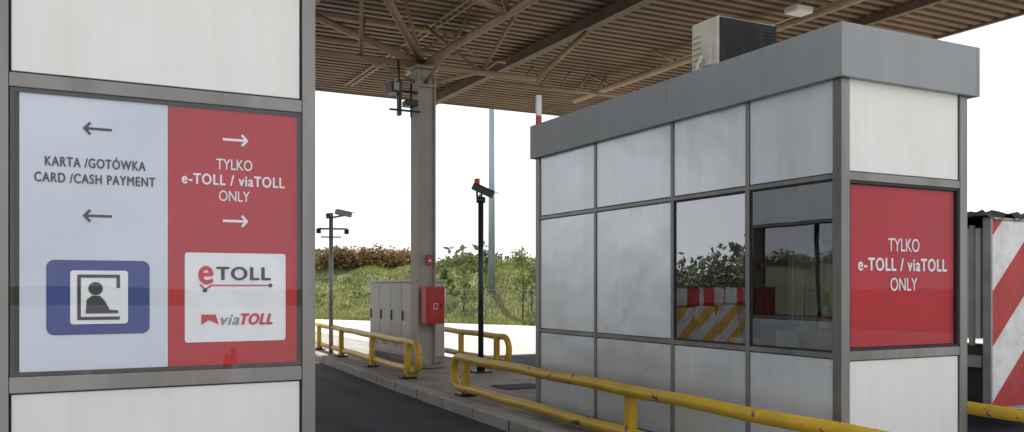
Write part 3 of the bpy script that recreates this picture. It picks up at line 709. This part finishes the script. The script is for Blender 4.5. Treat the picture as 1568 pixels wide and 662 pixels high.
mb = MB()
for x in (8.6, 10.1):
    for y in (6.8, 7.9): mb.tube([(x, y, .38), (x + .22, y, .38)], .38, 24)
mb.done('wheels', 'rubber', e, .02)
mb = MB(); mb.box(8.55, 8.8, 5.8, 6.3, .3, .9); mb.box(8.7, 10.2, 5.85, 6.2, .35, .66); mb.done('chassis_shadow', 'black', e, .01)  # black blocks standing in for the wheel and chassis shadows
mb = MB()
gx, gy = 40, 46
V = [[mb.bm.verts.new((8.36 + 2.1*i/gx, 5.68 + 3.8*j/gy, 2.25 + .035*random.random() + .03*math.sin(i*1.1 + j*.7) - (.09*random.random() if i in (0, gx) or j in (0, gy) else 0))) for j in range(gy+1)] for i in range(gx+1)]
for i in range(gx):
    for j in range(gy): mb.bm.faces.new([V[i][j], V[i+1][j], V[i+1][j+1], V[i][j+1]]).smooth = True
mb.done('tarpaulin', 'tarp', e)

# ------------------------------------------------------------ terrain / vegetation
def ss(a, b, x):
    t = max(0, min(1, (x - a) / (b - a))); return t*t*(3 - 2*t)
def hill(x, y):
    s = max((x - 16)*.894 + (y - 62)*.447, (y - 66) * 1.0)
    return 2.6 * ss(-11, 0, s) + .22*math.sin(x*.5 + y*.3)*ss(-9, -3, s) + .12*math.sin(x*1.7 - y*1.1)*ss(-9, -3, s) - .05*(1 - ss(-11.5, -10, s))
mb = MB(); NX, NY = 150, 110
V = [[mb.bm.verts.new((x, y, hill(x, y))) for y in [8 + 112*j/NY for j in range(NY+1)]] for x in [-80 + 200*i/NX for i in range(NX+1)]]
for i in range(NX):
    for j in range(NY):
        f = [V[i][j], V[i+1][j], V[i+1][j+1], V[i][j+1]]
        if max(v.co.z for v in f) > -.045: mb.bm.faces.new(f).smooth = True
for v in [v for v in mb.bm.verts if not v.link_faces]: mb.bm.verts.remove(v)
mb.done('embankment', 'grass')

def leaves(name, blobs, n, size, mat, aspect=.55):
    vs = []; fs = []
    w = [b[3]*b[4]*b[5] for b in blobs]
    for b in random.choices(blobs, weights=w, k=n):
        d = Vector((random.gauss(0, 1), random.gauss(0, 1), random.gauss(0, 1))).normalized()
        rr = random.random() ** .4 * (1 + .18*math.sin(d.x*7 + b[0]) * math.cos(d.z*6 + b[1]))
        p = Vector((b[0] + d.x*b[3]*rr, b[1] + d.y*b[4]*rr, b[2] + d.z*b[5]*rr))
        a = Vector((random.gauss(0, 1), random.gauss(0, 1), random.gauss(0, .7))).normalized()
        c = a.cross(Vector((random.gauss(0, 1), random.gauss(0, 1), random.gauss(0, 1)))).normalized()
        s = size * random.uniform(.6, 1.4); i = len(vs)
        vs += [p - a*s, p + c*s*aspect, p + a*s, p - c*s*aspect]; fs.append((i, i+1, i+2, i+3))
    me = bpy.data.meshes.new(name); me.from_pydata([tuple(v) for v in vs], [], fs); me.materials.append(M[mat])
    o = bpy.data.objects.new(name, me); link(o); return o

def ridge(u, t):
    return ((.4617 + .887*u) * t, (.887 - .4617*u) * t)
bl = []
for k in range(40):
    f = k/39; x = 9 + 12.5*f + random.uniform(-.5, .5); y = 67 - 11.5*f + random.uniform(-1.2, 1.2)
    g = 1.2 - .35*f
    bl.append((x, y, hill(x, y) + .5*g, random.uniform(.9, 1.4), random.uniform(.9, 1.4), random.uniform(.9, 1.3)*g))
leaves('russet_hedge', bl, 26000, .11, 'leaf_r')
bl = []
for k in range(40):
    f = k/39; x = 21 + 11*f + random.uniform(-1.5, 1.5); y = 56 - 21*f + random.uniform(-1.5, 1.5)
    bl.append((x, y, hill(x, y) + .1, random.uniform(.6, 1.5), random.uniform(.6, 1.5), random.uniform(.25, .75)))
for k in range(26):
    u = random.uniform(-.23, .03); t = random.uniform(50, 58); x, y = ridge(u, t)
    s = random.uniform(.3, .8); bl.append((x, y, hill(x, y) + .1, s, s, s*.6))
leaves('green_shrubs', bl, 18000, .10, 'leaf_g')
bl = []
for k in range(110):
    x = random.uniform(-75, -12); y = random.uniform(54, 60)
    bl.append((x, y, random.uniform(.6, 1.9), random.uniform(1.4, 2.6), random.uniform(1, 2), random.uniform(1.0, 2.2)))
leaves('hedge_row', bl, 30000, .2, 'leaf_dark')
bl = []
for k in range(230):
    a = random.uniform(-1.4, 1.75); dd_ = random.uniform(150, 260)
    x, y = math.sin(a)*dd_, math.cos(a)*dd_
    s = random.uniform(2.5, 5)
    bl.append((x, y, 2 + s*.6, s*1.5, s*1.5, s))
leaves('distant_tree_line', bl, 30000, .8, 'leaf_d')
vs = []; fs = []
cnt = 0
while cnt < 40000:
    u = random.uniform(-.24, .05); t = random.uniform(33, 62); x, y = ridge(u, t)
    if x < 11 or (x < 26 and y < 12): continue
    z = hill(x, y)
    if z < -.04: z = 0
    if x < 26 and (y < 42 - (x - 11)*2): continue
    cnt += 1
    h = random.uniform(.06, .22); a = random.uniform(0, math.pi); w = .035; i = len(vs)
    ox, oy = random.gauss(0, .08), random.gauss(0, .08)
    vs += [(x - w*math.cos(a), y - w*math.sin(a), z - .02), (x + w*math.cos(a), y + w*math.sin(a), z - .02), (x + ox, y + oy, z + h)]; fs.append((i, i+1, i+2))
me = bpy.data.meshes.new('grass_tufts'); me.from_pydata(vs, [], fs); me.materials.append(M['blade'])
link(bpy.data.objects.new('grass_tufts', me))

M['bark'] = mat_var('bark', (0.07, 0.05, 0.035), (0.13, 0.10, 0.07), 8, 0.8)
def sapling(u, t, h, n=600):
    x, y = ridge(u, t); z = hill(x, y)
    e = empty('young_tree', (x, y, z))
    mb = MB(); mb.tube([(x, y, z - .1), (x + .05, y, z + h*.5), (x - .05, y + .05, z + h*.95)], .04, 8, True, .01)
    bl = []
    for k in range(14):
        f = random.uniform(.15, .95); a = random.uniform(0, 6.28); l = h * .24 * (1.15 - f)
        q = (x + l*math.cos(a), y + l*math.sin(a), z + h*f + l*.6)
        mb.tube([(x, y, z + h*f - .05), q], .012, 5, True, .005)
        bl.append((q[0], q[1], q[2], .10*h, .10*h, .09*h))
    bl.append((x, y, z + h*.9, .07*h, .07*h, .14*h))
    mb.done('trunk', 'bark', e)
    o = leaves('foliage', bl, n, .07, 'leaf_g'); attach(o, e)
for u, t, h in ((.012, 38, 3.3), (.022, 41, 2.1), (-.055, 43, 2.2), (-.075, 45, 1.9), (-.03, 48, 1.9), (.04, 40, 2.4)):
    sapling(u, t, h)

e = empty('chain_link_fence', (22, 38, 0)); mb = MB(); wr = MB()
pa = Vector((*ridge(-.075, 41.5), 0)); pb = Vector((*ridge(.30, 34), 0)); d = pb - pa; L = d.length; d.normalize()
n = int(L/2.2)
for k in range(n+1):
    p = pa + d*2.2*k; zz = max(0, hill(p.x, p.y)); mb.tube([(p.x, p.y, zz - .1), (p.x, p.y, zz + 1.45)], .03, 8)
mb.tube([(pa.x, pa.y, 1.4), (pb.x, pb.y, 1.4)], .015, 6)
mb.done('posts', 'steel', e)
k = 0.0
while k < L:
    for sg_ in (1, -1):
        a = pa + d*k; b = pa + d*(k + 1.3*sg_)
        wr.tube([(a.x, a.y, .05), (b.x, b.y, 1.35)], .004, 3, False)
    k += .16
wr.done('mesh', 'steel', e)

# ------------------------------------------------------------ light
sun_el, sun_az = R(50), R(18)
S = Vector((math.cos(sun_el)*math.sin(sun_az), math.cos(sun_el)*math.cos(sun_az), math.sin(sun_el)))
ld = bpy.data.lights.new('sun', 'SUN'); ld.energy = 5; ld.angle = R(.5); ld.color = (1, .95, .87)
lo = bpy.data.objects.new('sun', ld); lo.rotation_euler = S.to_track_quat('Z', 'Y').to_euler(); lo.location = S*80; link(lo)
w = bpy.data.worlds.new('World'); scene.world = w; w.use_nodes = True
nt = w.node_tree; bg = nt.nodes['Background']
sky = nt.nodes.new('ShaderNodeTexSky'); sky.sky_type = 'NISHITA'; sky.sun_disc = False
sky.sun_elevation = sun_el; sky.sun_rotation = sun_az; sky.dust_density = 1.5; sky.air_density = 1.0; sky.ozone_density = 1
tc = nt.nodes.new('ShaderNodeTexCoord'); sx = nt.nodes.new('ShaderNodeSeparateXYZ'); nt.links.new(tc.outputs['Generated'], sx.inputs[0])
hz = nt.nodes.new('ShaderNodeMapRange'); hz.inputs[1].default_value = 0; hz.inputs[2].default_value = 0.8; hz.inputs[3].default_value = .92; hz.inputs[4].default_value = .55
nt.links.new(sx.outputs[2], hz.inputs[0])
mxs = nt.nodes.new('ShaderNodeMix'); mxs.data_type = 'RGBA'; nt.links.new(hz.outputs[0], mxs.inputs[0]); nt.links.new(sky.outputs[0], mxs.inputs[6]); mxs.inputs[7].default_value = (8.8, 8.9, 9.1, 1)  # bright white haze added over the sky colour to raise the ambient light
nt.links.new(mxs.outputs[2], bg.inputs[0]); bg.inputs[1].default_value = .15

# ------------------------------------------------------------ camera
cd = bpy.data.cameras.new('camera'); cam = bpy.data.objects.new('camera', cd); link(cam)
cam.location = (0, 0, 1.5); cam.rotation_euler = (R(90), 0, R(-27.5))
cd.sensor_width = 36; cd.lens = 31.0; cd.shift_y = 110/1568; cd.clip_start = .05; cd.clip_end = 4000
scene.camera = cam
